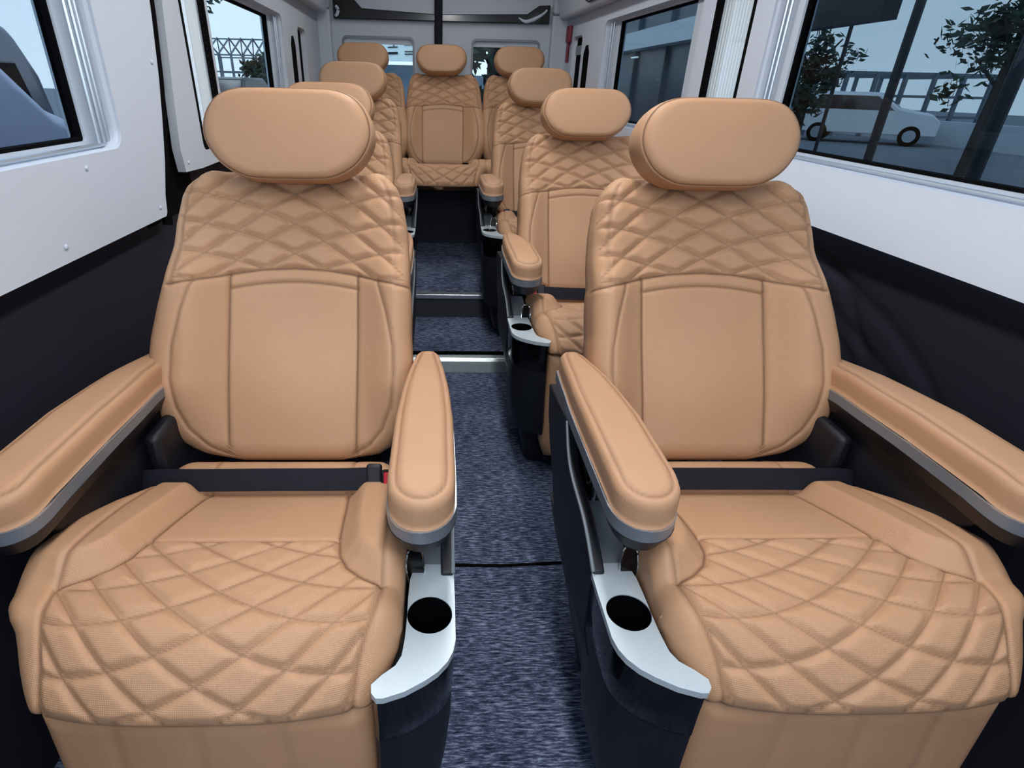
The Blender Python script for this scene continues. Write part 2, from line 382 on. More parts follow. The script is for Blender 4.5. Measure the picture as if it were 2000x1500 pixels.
def cush_perf(u,t):
    return np.clip((t>s_q)*1.0*(np.abs(u)<.195)+.4*(t<s_q)*(np.abs(u)<.2),0,1)
def make_cushion(parent,sym=False):
    return pillow('seat_cushion',M['leather'],parent,CWR if sym else CWL,CWR,float(ss[0]),float(ss[-1]),cush_height,cush3d,R=.030,back=-.085,seams=cush_seams,perf=cush_perf,h=.0023,flip=True,power=2.0,tuck=.004)
def make_calf(parent):
    def W(t): return .196-.03*max(0,(t-.26)/.08)**2
    def hgt(u,t):
        s=np.zeros_like(u); H=.012*(1-(np.abs(u)/.2)**2)
        for x0 in (-.085,.01,.105): H=H-.003*np.exp(-((u-x0-.03*(t/.3)**2*np.sign(x0))/.008)**2)
        return H,s
    def f(u,t,n): return np.stack([u,(.402-Y0)-.02*(t/.3)-n,.365-t],1)
    return pillow('calf_rest',M['leather_plain'],parent,lambda t:W(t),lambda t:W(t),0,.32,hgt,f,R=.03,back=-.06,h=.006,flip=True)
# armrest
def arm_hw(Y):
    hw=float(np.interp(Y,[.52,.56,.70,.80,.90,.985],[.040,.042,.042,.038,.030,.021]))
    return hw
ARM_T=interp([.50,.56,.70,.85,.985],[.578,.586,.584,.572,.552])
def arm_outline(c,grow=0,n=9):
    L=[];R_=[]
    for Y in np.linspace(.985,.545,14): L.append((c-arm_hw(Y)-grow,Y)); R_.append((c+arm_hw(Y)+grow,Y))
    tip=[(c-(.040+grow)*math.cos(a),.545-(.040+grow)*math.sin(a)) for a in np.linspace(0,PI,13)[1:-1]]
    return L+tip+R_[::-1]
def make_arm(parent,c,side):
    root=None
    def hwf(t):
        Y=1-t   # t grows forward
        if Y>.545: h=arm_hw(Y)
        else: h=.0405*max(.0,1-((.545-Y)/.0405)**2)**.5
        # rear corners rounded
        if Y>.965: h*=math.sqrt(max(.15,1-((Y-.965)/.0205)**2*.6))
        return max(h,.005)
    def hgt(u,t):
        d=np.zeros_like(u); return d,d.copy()
    def f(u,t,n):
        Y=1-t; return np.stack([u+c,Y-Y0,ARM_T(Y)+n],1)
    line=[]
    for k in np.linspace(0,1,60):
        pass
    l=[(-(hwf(t)-.011),t) for t in np.linspace(.03,.455,30)]
    tipc=[(-.0295*math.cos(a),.455+.0295*math.sin(a)) for a in np.linspace(0,PI,15)]
    r=[(hwf(t)-.011,t) for t in np.linspace(.455,.03,30)]
    pad=pillow('armrest',M['leather_plain'],parent,hwf,hwf,.015,.495,hgt,f,R=.016,back=-.044,h=.0035,seams=[(l+tipc+r,.55)],flip=True,tuck=.0)
    def band(name,g,za,zb,m,g2=None,rear=True):
        bm=bmesh.new(); o=arm_outline(c,g); o2=arm_outline(c,g if g2 is None else g2)
        A=[bm.verts.new((u,y-Y0,float(ARM_T(y))-za)) for u,y in o]; B=[bm.verts.new((u,y-Y0,float(ARM_T(y))-zb)) for u,y in o2]
        bm.faces.new(A); bm.faces.new(B[::-1]); n=len(A)
        for i in range(n): bm.faces.new([A[i],A[(i+1)%n],B[(i+1)%n],B[i]])
        return fin(name,bm,m,pad,True)
    band('chrome_line',.0023,.0442,.0462,M['alu'])
    band('armrest_trim',.0022,.0465,.0625,M['darksilver'])
    band('armrest_base',.003,.0625,.088,M['shell'],-.010)
    return pad
trimL=[(.236,.578),(.278,.577),(.2895,.559),(.2900,.52),(.2895,.456),(.2860,.440),(.2795,.427),(.268,.414),(.2535,.4035),(.231,.391),(.208,.3835),(.200,.3835),(.1945,.390),(.1935,.400),(.205,.412),(.219,.423),(.2255,.436),(.228,.46),(.229,.49),(.229,.52),(.230,.55)]
def make_console(parent):
    # aisle side is -u ; profile given aisle-positive
    P=[(-u,y-Y0) for u,y in trimL]
    hc=(-.2575,.4935-Y0); r=.0285
    con=empty('side_console'); con.parent=parent
    # trim plate with cup hole
    def plate(z0,z1,grow,m,name,par):
        bm=bmesh.new(); ed=[]
        vs=[bm.verts.new((x,y,z1)) for x,y in P]; ed+=[bm.edges.new((vs[i],vs[(i+1)%len(vs)])) for i in range(len(vs))]
        hs=[bm.verts.new((hc[0]+r*math.cos(a),hc[1]+r*math.sin(a),z1)) for a in np.linspace(0,2*PI,40,endpoint=False)]
        ed+=[bm.edges.new((hs[i],hs[(i+1)%40])) for i in range(40)]
        bmesh.ops.triangle_fill(bm,use_beauty=True,use_dissolve=False,edges=ed)
        for f in [f for f in bm.faces if (f.calc_center_median().xy-Vector(hc)).length<r*.9]: bm.faces.remove(f)
        g=bmesh.ops.extrude_face_region(bm,geom=bm.faces[:]); 
        for v in g['geom']:
            if isinstance(v,bmesh.types.BMVert): v.co.z=z0
        return fin(name,bm,m,par,True,.0018,2)
    bin_=None
    # bin body under the trim
    def loft(name,zs,m,par,cap_b=True):
        bm=bmesh.new(); rings=[]
        cx,cy=-.235,.48-Y0
        for z,du,sc in zs:
            rings.append([bm.verts.new((cx+(x-cx)*sc+du,cy+(y-cy)*sc,z)) for x,y in P])
        for a,b in zip(rings,rings[1:]):
            for i in range(len(a)): bm.faces.new([a[i],a[(i+1)%len(a)],b[(i+1)%len(a)],b[i]])
        bm.faces.new(rings[-1][::-1])
        return fin(name,bm,m,par,True)
    body=loft('storage_bin',[(.3985,0,.975),(.36,.0,.97),(.322,.001,.965),(.320,.001,.95)],M['gloss'],parent)
    loft('bin_lower',[(.320,.001,.955),(.26,.002,.95),(.19,.006,.93),(.125,.012,.89),(.118,.013,.87)],M['shell'],body)
    t=plate(.398,.4075,0,M['silver'],'cup_holder',body)
    bm=bmesh.new()
    ring=[[bm.verts.new((hc[0]+rr*math.cos(a),hc[1]+rr*math.sin(a),z)) for a in np.linspace(0,2*PI,40,endpoint=False)] for rr,z in ((.0284,.4060),(.0275,.4035),(.0262,.335))]
    for a,b in zip(ring,ring[1:]):
        for i in range(40): bm.faces.new([a[i],a[(i+1)%40],b[(i+1)%40],b[i]])
    bm.faces.new(ring[-1]); cw=fin('cup_well',bm,M['gloss'],t,True)
    # tapering lower body down to the floor
    bm=bmesh.new(); rings=[]
    for z,uo,ui,ya,yb in ((.309,.2865,.20,.555,.86),(.28,.2865,.20,.500,.80),(.20,.268,.19,.47,.74),(.05,.236,.18,.44,.73),(0,.226,.17,.44,.72)):
        rr=[]
        for (sx,sy,a) in ((-uo,ya,180),(-ui,ya,270),(-ui,yb,0),(-uo,yb,90)):
            r2=.03 if a==180 else .008
            cx=sx+r2 if sx==-uo else sx-r2; cy=sy+r2 if sy==ya else sy-r2
            for k in range(5):
                tt=math.radians(a+90*k/4); rr.append(bm.verts.new((cx+r2*math.cos(tt),cy-Y0+r2*math.sin(tt),z)))
        rings.append(rr)
    for a,b in zip(rings,rings[1:]):
        for i in range(len(a)): bm.faces.new([a[i],a[(i+1)%len(a)],b[(i+1)%len(a)],b[i]])
    bm.faces.new(rings[0][::-1]); bm.faces.new(rings[-1])
    con2=fin('console_base',bm,M['shell'],parent,True)
    bpy.data.objects.remove(con)
    # side panel: outer cheek from armrest down to console, with silver front edge
    prof=[(.556,.398),(.557,.412),(.60,.432),(.64,.444),(.691,.449),(.73,.456),(.758,.472),(.778,.495),(.792,.512),(.90,.502),(.955,.495),(.935,.44),(.90,.40),(.85,.36),(.80,.30),(.556,.30)]
    bm=bmesh.new(); prism(bm,[(y-Y0,z) for y,z in prof],-.2885,-.272,lambda p,q,a:(a,p,q))
    ch=fin('side_panel',bm,M['shell'],parent,True,.003,2)
    bm=bmesh.new(); e=[(.557,.412),(.60,.432),(.64,.444),(.691,.449),(.73,.456),(.758,.472),(.778,.495),(.790,.512)]
    tube(bm,[(-.2885,a-Y0,b) for a,b in catmull(e,4)],.0028); fin('edge_trim',bm,M['darksilver'],ch,True)
    # ramp between cup holder and arm post
    bm=bmesh.new(); pr=[(.572,.398),(.574,.405),(.60,.414),(.64,.424),(.69,.428),(.69,.39),(.572,.39)]
    prism(bm,[(y-Y0,z) for y,z in pr],-.2735,-.232,lambda p,q,a:(a,p,q)); fin('console_ramp',bm,M['grey'],parent,True,.002)
    # arm support block with glossy recess
    boxo('arm_support',-.272,-.225,.69-Y0,.93-Y0,.31,.505,M['gloss'],parent,.006)
    bm=bmesh.new(); tube(bm,[(-.262,.683-Y0,.435),(-.262,.683-Y0,.495)],.004); fin('support_rod',bm,M['chrome'],parent,True)
    # release lever paddle
    bm=bmesh.new(); out=[(0,.0),(.006,-.001),(.011,.006),(.0135,.020),(.0125,.040),(.009,.056),(.002,.060),(-.005,.058),(-.0095,.050),(-.0105,.034),(-.008,.016),(-.004,.004)]
    def lv(p,q,a): return (-.2350-p*1.05-a*.2, .566-Y0+(q-.03)*.35-a, .384+q*.95)
    o2=catmull([(a,b) for a,b in out],4,True)
    prism(bm,[tuple(x) for x in o2],-.002,.002,lv); lev=fin('release_lever',bm,M['gloss'],parent,True)
    bm=bmesh.new(); rp=[lv(p[0],p[1],.0022) for p in o2]; tube(bm,rp+[rp[0]],.0011,6,False); fin('lever_rim',bm,M['chrome'],lev,True)
    return body
def make_belt(parent):
    pts=[(.250,.815,.34),(.243,.802,.392),(.21,.792,.409),(.12,.787,.4135),(.0,.785,.416),(-.10,.780,.420),(-.150,.778,.423)]
    pts=[tuple(p) for p in catmull(pts,6)]
    bm=bmesh.new(); rows=[]
    for k,(u,y,z) in enumerate(pts):
        # band normal tilts forward-up
        w=.0190; up=Vector((0,.45,.89)); nn=Vector((0,-.89,.45)); p=Vector((u,y-Y0-.016,z-.008))
        rows.append([bm.verts.new(p+up*w+nn*.001),bm.verts.new(p+nn*.0016),bm.verts.new(p-up*w+nn*.001),bm.verts.new(p-up*w-nn*.001),bm.verts.new(p+up*w-nn*.001)])
    for a,b in zip(rows,rows[1:]):
        for i in range(5): bm.faces.new([a[i],a[(i+1)%5],b[(i+1)%5],b[i]])
    bm.faces.new(rows[0]); bm.faces.new(rows[-1][::-1])
    bt=fin('seat_belt',bm,M['belt'],parent,True)
    bm=bmesh.new(); box(bm,-.174,-.148,-.006,.006,-.026,.026)
    bk=fin('belt_tongue',bm,M['shell'],bt,True,.005,3); bk.matrix_local=Matrix.Translation((0,.762-Y0,.414))@Matrix.Rotation(math.radians(-27),4,'X')@Matrix.Translation((0,0,0))
    bm=bmesh.new(); box(bm,-.200,-.173,-.010,.010,-.026,.020)
    b2=fin('belt_buckle',bm,M['gloss'],bt,True,.004,3); b2.matrix_local=Matrix.Translation((0,.757-Y0,.412))@Matrix.Rotation(math.radians(-27),4,'X')
    bm=bmesh.new(); box(bm,-.198,-.178,-.0135,-.009,-.018,.018); fin('release_button',bm,M['red'],b2,True,.002)
    return bt
def make_seat():
    root=empty('captain_seat',(.5035,Y0,0))
    make_backrest(root); make_shell(root); make_headrest(root); make_posts(root); make_cushion(root); make_calf(root)
    boxo('seat_base',-.17,.17,.44-Y0,.86-Y0,.06,.37,M['shell'],root,.02)
    boxo('seat_pedestal',-.15,.15,.47-Y0,.83-Y0,0,.062,M['black'],root,.01)
    make_arm(root,-.247,-1); make_arm(root,.247,1)
    # wall-side arm support
    bm=bmesh.new(); prism(bm,[(y-Y0,z) for y,z in ((.56,.49),(.64,.40),(.66,.20),(.90,.20),(.955,.44),(.955,.50),(.8,.508))],.232,.262,lambda p,q,a:(a,p,q)); fin('side_panel',bm,M['shell'],root,True,.006,3)
    boxo('recliner_hinge',-.226,-.200,.80-Y0,.93-Y0,.33,.47,M['shell'],root,.01)
    boxo('recliner_hinge',.200,.226,.80-Y0,.93-Y0,.33,.47,M['shell'],root,.01)
    make_console(root); make_belt(root)
    return root
def copy_tree(o,parent=None):
    c=o.copy(); C.objects.link(c); 
    if parent is not None: c.parent=parent; c.matrix_parent_inverse=o.matrix_parent_inverse.copy()
    for ch in list(o.children): copy_tree(ch,c)
    return c
proto=make_seat()
G='captain seats along the aisle'
seats=[('nearest tan captain seat on the right, its cushion cut by the photo edge',.5035,0,0,1),
 ('nearest tan captain seat on the left, red buckle by its aisle armrest',-.2665,0,0,-1),
 ('tan captain seat in the second row on the right, directly behind the nearest right seat',.487,.94,.010,1),
 ('second row left tan captain seat, almost hidden behind the nearest left headrest',-.362,.94,.010,-1),
 ('third row right tan captain seat, just before the rear bench',.462,1.77,.085,1),
 ('third row left tan captain seat, its headrest just before the rear bench',-.380,1.70,.090,-1)]
for i,(lab,x,dy,dz,sx) in enumerate(seats):
    o=proto if i==0 else copy_tree(proto)
    o.location=(x,Y0+dy,dz); o.scale=(sx,1,1); tag(o,lab,'seat',G)
# rear bench
bench=empty('rear_bench',(.023,Y0+2.63,.16)); tag(bench,'tan leather rear bench with three headrests across the back wall','bench')
pb=make_backrest; b_me=[c for c in proto.children if c.name.startswith('backrest')][0]; h_me=[c for c in proto.children if c.name.startswith('headrest') and 'post' not in c.name][0]
sh_me=[c for c in proto.children if c.name.startswith('back_shell')][0]
cs=make_cushion(bench,True); first=True
for dx in (0,-.446,.446):
    for src,nm,dz,dyy in ((b_me,'backrest',.045,0),(sh_me,'back_shell',.045,0),(h_me,'headrest',.05,0)):
        c=src.copy(); C.objects.link(c); c.name=nm; c.parent=bench; c.location=(dx,dyy,dz)
    c=cs if dx==0 else cs.copy()
    if dx: C.objects.link(c); c.parent=bench
    c.scale=(.93,1.0,1.1); c.location=(dx,-.05,-.018)
    for s in (-1,1):
        bm=bmesh.new(); p0=PB+TV*.50-NV*.035; p1=PH+HT*.03-HN*.02
        tube(bm,[(dx+s*.055,p0[1],p0[2]+.045),(dx+s*.055,p1[1],p1[2]+.05)],.006); fin('headrest_post',bm,M['chrome'],bench,True)
bm=bmesh.new(); box(bm,.115,.175,.165,.185,.425,.445); fin('belt_buckle',bm,M['black'],bench,True,.004)
bm=bmesh.new(); tube(bm,[(.178,.16,.435),(.19,.15,.455),(.20,.16,.43)],.004); fin('buckle_strap',bm,M['chrome'],bench,True)
boxo('bench_frame',-.62,.62,.16,.24,-.0,.30,M['shell'],bench,.01)
# ---------------------------------------------------------------- van interior shell
XL=lambda Y:-.62-.036*max(0,Y-1.36)
XR=lambda Y:.88-.045*max(0,Y-1.3)
def struct(o): o['kind']='structure'; return o
# floor and platforms
def floorpiece(name,x0,x1,y0,y1,z0,z1,m,bev=.006): return struct(boxo(name,x0,x1,y0,y1,z0,z1,m,None,bev))
floorpiece('floor',-.75,.95,-1.3,1.99,-.05,0,M['carpet'],0)
floorpiece('floor',-.75,.95,1.995,2.447,-.05,.053,M['carpet'])
floorpiece('floor',-.75,.95,2.452,4.0,-.05,.158,M['carpet'])
# carpet seam
bm=bmesh.new(); tube(bm,[(-.05,.972,.003),(.15,.966,.003),(.30,.975,.003)],.0035,6); struct(fin('trim_5',bm,M['black'],None,True))
# step edging
bm=bmesh.new(); prism(bm,[(1.975,0),(1.985,.045),(1.995,.056),(2.02,.0575),(2.02,.05),(1.996,.0)],-.75,.95,lambda p,q,a:(a,p,q)); struct(fin('trim_1',bm,M['step'],None,False,.002))
bm=bmesh.new(); tube(bm,[(-.7,2.035,.060),(.95,2.035,.060)],.006,6); struct(fin('trim_2',bm,M['black'],None,True))
bm=bmesh.new(); box(bm,-.75,.95,2.440,2.4475,.053,.142); struct(fin('trim_3',bm,M['riser']))
bm=bmesh.new(); box(bm,-.75,.95,2.434,2.475,.142,.163); struct(fin('trim_4',bm,M['alu'],None,True,.003))
# kick panel under the rear bench
me=boxo('trim_6',-.62,.68,3.40,3.43,.158,.60,M['weave']); struct(me)
me.data.uv_layers.new(name='UVMap')
for l,uvd in zip(me.data.loops,me.data.uv_layers[0].data):
    v=me.data.vertices[l.vertex_index].co; uvd.uv=(v.x+.7,v.z)
# ---- wall sheets with openings
def panel(name,side,outer,holes,m,inset=0,depth=.05,thick=.0,reveal_m=None,bulge=None,parent=None):
    X=XL if side=='L' else XR; sg=-1 if side=='L' else 1
    bm=bmesh.new(); ed=[]
    def ring(pl,off,sub=True):
        return [bm.verts.new((X(y)+sg*off,y,z)) for y,z in pl]
    vs=ring(outer,-inset); ed+=[bm.edges.new((vs[i],vs[(i+1)%len(vs)])) for i in range(len(vs))]
    hr=[]
    for h in holes:
        hv=ring(h,-inset); ed+=[bm.edges.new((hv[i],hv[(i+1)%len(hv)])) for i in range(len(hv))]; hr.append(hv)
    bmesh.ops.triangle_fill(bm,use_beauty=True,use_dissolve=False,edges=ed)
    def inpoly(p,pl):
        c=False; n=len(pl)
        for i in range(n):
            (x1,y1),(x2,y2)=pl[i],pl[(i+1)%n]
            if (y1>p[1])!=(y2>p[1]) and p[0]<(x2-x1)*(p[1]-y1)/(y2-y1)+x1: c=not c
        return c
    for f in bm.faces[:]:
        q=f.calc_center_median()
        if any(inpoly((q.y,q.z),h) for h in holes): bm.faces.remove(f)
    for h,hv in zip(holes,hr):
        prev=hv
        cy=sum(p[0] for p in h)/len(h); cz=sum(p[1] for p in h)/len(h)
        for g,off in ((.0,.006),(.004,.012),(.006,depth)):
            cur=[]
            for (y,z) in h:
                l=math.hypot(y-cy,z-cz); cur.append(bm.verts.new((X(y)+sg*(off-inset),y-(y-cy)/l*g,z-(z-cz)/l*g)))
            for i in range(len(h)): bm.faces.new([prev[i],prev[(i+1)%len(h)],cur[(i+1)%len(h)],cur[i]])
            prev=cur
    # outer rim returns outwards
    rim=ring(outer,.02)
    for i in range(len(outer)): bm.faces.new([vs[i],vs[(i+1)%len(vs)],rim[(i+1)%len(vs)],rim[i]])
    return fin(name,bm,m,parent,True,angle=25)
def pane(name,side,y0,y1,z0,z1,off,m,parent=None):
    X=XL if side=='L' else XR; sg=-1 if side=='L' else 1
    bm=bmesh.new(); A=[(y0,z0),(y1,z0),(y1,z1),(y0,z1)]
    prism(bm,A,off,off+.004,lambda p,q,a:(X(p)+sg*a,p,q)); return fin(name,bm,m,parent)
def strip(name,side,pl,off,r,m,parent=None):
    X=XL if side=='L' else XR; sg=-1 if side=='L' else 1
    bm=bmesh.new(); tube(bm,[(X(y)+sg*off,y,z) for y,z in pl],r,8); return fin(name,bm,m,parent,True)
ZT=1.30
def frame_ring(name,side,h_out,g_in,off0,off1,m,parent):
    X=XL if side=='L' else XR; sg=-1 if side=='L' else 1
    bm=bmesh.new(); n=len(h_out)
    R0=[[bm.verts.new((X(y)+sg*o,y,z)) for y,z in h] for h,o in ((h_out,off0),(g_in,off0),(g_in,off1),(h_out,off1))]
    for a,b in zip(R0,R0[1:]+R0[:1]):
        for i in range(n): bm.faces.new([a[i],a[(i+1)%n],b[(i+1)%n],b[i]])
    return fin(name,bm,m,parent,True,angle=30)
def window(n,side,y0,y1,z0,z1,gy0,gy1,gz0,gz1,tint,depth=.05,tracks=()):
    w=empty('window_%d'%n,(0,0,0)); w['kind']='structure'
    ho=rrect(y0,y1,z0,z1,.035); gi=rrect(gy0,gy1,gz0,gz1,.006)
    frame_ring('window_frame',side,ho,gi,depth-.012,depth+.02,M['frame'],w)
    X=XL if side=='L' else XR
    g2=rrect(gy0+.006,gy1-.006,gz0+.006,gz1-.006,.004)
    frame_ring('window_seal',side,gi,g2,depth-.006,depth+.012,M['black'],w)
    pane('window_glass',side,gy0,gy1,gz0,gz1,depth+.004,tint,w)
    for ty in tracks:
        strip('window_track',side,[(ty,z0+.01),(ty,z1-.01)],depth*.45,.0045,M['alu'],w)
    strip('window_track',side,[(y0+.02,z0+.007),(y1-.02,z0+.007)],depth*.5,.004,M['alu'],w)
    return ho
WL1=(-.55,1.222,.882,ZT-.03); WL2=(1.90,2.90,.845,1.245)
wl1=window(1,'L',WL1[0],WL1[1],.878,1.262,-.53,1.165,.893,1.25,M['tintleft'],.05,(1.178,1.196,1.210))
wl2=window(2,'L',1.87,2.885,.84,1.250,2.00,2.79,.86,1.238,M['tintlight'],.05,(2.835,2.865))
wl1b=rrect(1.655,1.855,.83,1.27,.02)
slot_a=[(3.04,.86),(3.14,.86),(3.14,1.15),(3.11,1.185),(3.07,1.185),(3.04,1.15)]
slot_b=rrect(3.24,3.46,.86,1.235,.03)
wall_l_front=[(-1.3,.722),(1.335,.722),(1.350,.735),(1.385,.82),(1.42,.92),(1.447,1.0),(1.475,1.12),(1.50,1.27),(1.50,ZT+.1),(-1.3,ZT+.1)]
struct(panel('wall_left','L',wall_l_front,[wl1],M['white']))
wall_l_rear=[(1.50,.795),(1.62,.79),(3.95,.79),(3.95,ZT+.1),(1.60,ZT+.1),(1.54,1.1),(1.505,.93),(1.49,.85)]
struct(panel('wall_left','L',wall_l_rear,[wl1b,wl2,slot_a,slot_b],M['white2']))
# right
wr1=window(3,'R',-.4,1.708,.853,1.262,-.38,1.640,.868,1.25,M['tint'],.05,(1.672,1.692))
wr2=window(4,'R',2.13,3.17,.85,1.285,2.26,3.06,.865,1.275,M['tint'],.05,(3.10,3.135))
wr1b=rrect(1.80,2.04,.84,1.29,.02)
slot_c=[(3.40,.88),(3.50,.88),(3.50,1.165),(3.47,1.20),(3.43,1.20),(3.40,1.165)]
slot_d=rrect(3.56,3.76,.88,1.255,.03)
struct(panel('wall_right','R',[(-1.3,.742),(3.95,.742),(3.95,ZT+.1),(-1.3,ZT+.1)],[wr1,wr1b,wr2,slot_c,slot_d],M['white']))
# upper wall above windows
for s,X in (('left',XL),('right',XR)):
    sg=1 if s=='left' else -1
    bm=bmesh.new()
    prof=[(0,1.40),(0,1.9),(-.02,1.9),(-.02,1.40)]
    ys=[-1.3,1.36,3.95]
    rings=[[bm.verts.new((X(y)+sg*a,y,b)) for a,b in prof] for y in ys]
    for a,b in zip(rings,rings[1:]):
        for i in range(4): bm.faces.new([a[i],a[(i+1)%4],b[(i+1)%4],b[i]])
    struct(fin('wall_'+s,bm,M['white2']))
    # roof duct / rack with rounded lower lip
    bm=bmesh.new(); pf=[(-.005,1.352),(.03,1.345),(.05,1.343),(.062,1.349),(.068,1.362),(.075,1.40),(.10,1.48),(.16,1.58),(.30,1.70),(.42,1.78),(-.005,1.80)]
    rings=[[bm.verts.new((X(y)+sg*a,y,b)) for a,b in pf] for y in (-1.3,1.36,3.86)]
    for a,b in zip(rings,rings[1:]):
        for i in range(len(pf)): bm.faces.new([a[i],a[(i+1)%len(pf)],b[(i+1)%len(pf)],b[i]])
    bm.faces.new(rings[0]); bm.faces.new(rings[-1][::-1])
    struct(fin('trim_%d'%(7 if s=='left' else 8),bm,M['white2'],None,True,angle=50))
# lower walls (dark)
def lower(name,side,ztop,grooves):
    X=XL if side=='L' else XR; sg=1 if side=='L' else -1
    ys=np.arange(-1.3,3.96,.012 if grooves else .1); zs=np.linspace(0,ztop,60 if grooves else 3)
    Yg,Zg=np.meshgrid(ys,zs,indexing='ij'); P=np.stack([Yg.ravel(),Zg.ravel()],1); off=np.full(len(P),.004) if side=='R' else -.004-.03*np.clip((P[:,0]-1.35)/.2,0,1)
    for g in grooves: off=off+.007*(1-np.exp(-(polydist(P,g,False)/.011)**2))-.007
    off[P[:,1]>ztop-.004]=-.006 if side=='R' else -.04
    off=off+.007*len(grooves)*0
    V=[(X(y)+sg*o,y,z) for (y,z),o in zip(P,off)]; n=len(zs); F=[]
    for i in range(len(ys)-1):
        for j in range(n-1): a=i*n+j; F.append((a,a+1,a+n+1,a+n))
    o=mesh(name,V,F,M['navy'],None,True); return struct(o)
lower('wall_left','L',.800,[])
gr=[[(1.60,.63),(1.40,.668),(1.252,.671),(1.152,.648),(1.06,.62),(.994,.605),(.927,.577),(.865,.545),(.80,.49)],
    [(1.60,.72),(1.45,.70),(1.30,.64),(1.209,.594),(1.12,.562),(1.035,.538),(.977,.523),(.86,.48)],
    [(1.34,.70),(1.28,.675),(1.22,.66),(1.163,.648),(1.10,.60),(1.06,.555),(1.03,.53),(1.0,.49)],
    [(1.34,.52),(1.2,.55),(1.10,.52),(.95,.44),(.8,.40)]]
lower('wall_right','R',.742,gr)
# dark gap behind the sliding-door panel on the left
strip('door_seal','L',[(1.345,.70),(1.36,.76),(1.395,.83),(1.43,.92),(1.457,1.0),(1.485,1.12),(1.51,1.28),(1.52,1.4)],.006,.012,M['black'])
o=bpy.data.objects['door_seal']; tag(o,'black rubber seal down the edge of the left sliding door','seal')
bm=bmesh.new(); prism(bm,[(1.30,.70),(1.60,.70),(1.60,1.40),(1.36,1.40)],.030,.034,lambda p,q,a:(XL(p)-a,p,q)); struct(fin('trim_9',bm,M['black']))
bm=bmesh.new(); box(bm,-.66,.92,-.90,-.86,0,.96); struct(fin('wall_front',bm,M['navy']))  # unseen partition added behind the camera to block low light from the open front
# screws
def screws(side,pts,wallname):
    X=XL if side=='L' else XR; sg=1 if side=='L' else -1
    par=bpy.data.objects[wallname]
    for y,z in pts:
        bm=bmesh.new(); bmesh.ops.create_uvsphere(bm,u_segments=12,v_segments=8,radius=.0045)
        for v in bm.verts: v.co=Vector((v.co.x*.5+X(y)+sg*.001,v.co.y+y,v.co.z+z))
        fin('screw_cap',bm,M['white'],par,True)
screws('L',[(1.073,.857),(.954,.742+.006),(1.425,1.030),(1.314,.745)],'wall_left')
screws('L',[(1.525,.815)],'wall_left.001')
screws('R',[(.865,.765)],'wall_right')
# narrow lit gaps with sheer screens
def gap(n,side,y0,y1,z0,z1,lat_y,lab):
    X=XL if side=='L' else XR; sg=-1 if side=='L' else 1
    w=empty('window_%d'%n); w['kind']='structure'
    ho=rrect(y0,y1,z0,z1,.02); gi=rrect(y0+.018,y1-.012,z0+.02,z1-.01,.01)
    frame_ring('window_frame',side,ho,gi,.0,.05,M['black'],w)
    pane('window_glass',side,y0+.01,y1-.01,z0+.01,z1,.055,M['clear'],w)
    bm=bmesh.new(); N=20; rows=[]
    ya,yb=y0+.02,lat_y-.02
    for i in range(N+1):
        y=ya+(yb-ya)*i/N; o=.004+.006*(i%2)
        rows.append([bm.verts.new((X(y)+sg*o,y,z0+.025)),bm.verts.new((X(y)+sg*o,y,z1-.01))])
    for a,b in zip(rows,rows[1:]): bm.faces.new([a[0],b[0],b[1],a[1]])
    s=fin('pleated_screen',bm,M['sheer']); tag(s,lab,'screen')
    # lattice tape
    bm=bmesh.new(); k=0; z=z0+.03
    while z<z1-.02:
        for dy in (-.008,.008):
            tube(bm,[(X(lat_y)+sg*.001,lat_y+dy,z),(X(lat_y)+sg*.001,lat_y-dy,z+.016)],.0028,5)
        z+=.016
    tube(bm,[(X(lat_y)+sg*.001,lat_y+.012,z0+.02),(X(lat_y)+sg*.001,lat_y+.012,z1-.01)],.0030,6)
    fin('lattice_tape',bm,M['black'],s,True)
gap(5,'L',1.655,1.855,.83,1.27,1.825,'white pleated screen glowing in the narrow left gap beside the door seal')
gap(6,'R',1.80,2.04,.84,1.29,2.015,'white pleated screen in the narrow right gap above the nearest right headrest')
# slot backs
for side,sl in (('L',slot_a),('R',slot_c)):
    X=XL if side=='L' else XR; sg=-1 if side=='L' else 1
    bm=bmesh.new(); prism(bm,sl,-.002,.055,lambda p,q,a:(X(p)+sg*a,p,q)); struct(fin('trim_10',bm,M['black']))
for side,(a,b,c,d) in (('L',(3.24,3.46,.86,1.235)),('R',(3.56,3.76,.88,1.255))):
    X=XL if side=='L' else XR; sg=-1 if side=='L' else 1
    bm=bmesh.new(); prism(bm,[(a,c),(a+(b-a)*.45,c),(a+(b-a)*.45,d-.03),(a,d-.03)],.03,.034,lambda p,q,e:(X(p)+sg*e,p,q)); struct(fin('trim_11',bm,M['frame'])) if 0 else bm.free()
    bm=bmesh.new(); prism(bm,[(a,c),(b,c),(b,d),(a,d)],.026,.032,lambda p,q,e:(X(p)+sg*e,p,q)); struct(fin('trim_11',bm,M['black']))
    bm=bmesh.new(); prism(bm,[(a+.0,d-.09),(b,d-.09),(b,d-.045),(a,d-.045)],.02,.05,lambda p,q,e:(X(p)+sg*e,p,q)); struct(fin('trim_12',bm,M['grey'])) if side=='R' else bm.free()
# rear pillars
for sg,x0,x1,nm in ((-1,-.74,-.640,'trim_13'),(1,.672,.79,'trim_14')):
    bm=bmesh.new(); box(bm,x0,x1,3.93,3.99,0,1.375); struct(fin(nm,bm,M['white2'],None,True,.012,3))
    bm=bmesh.new(); box(bm,x0,x1,3.92,3.99,1.378,1.85); struct(fin(nm,bm,M['white2'],None,True,.014,3))
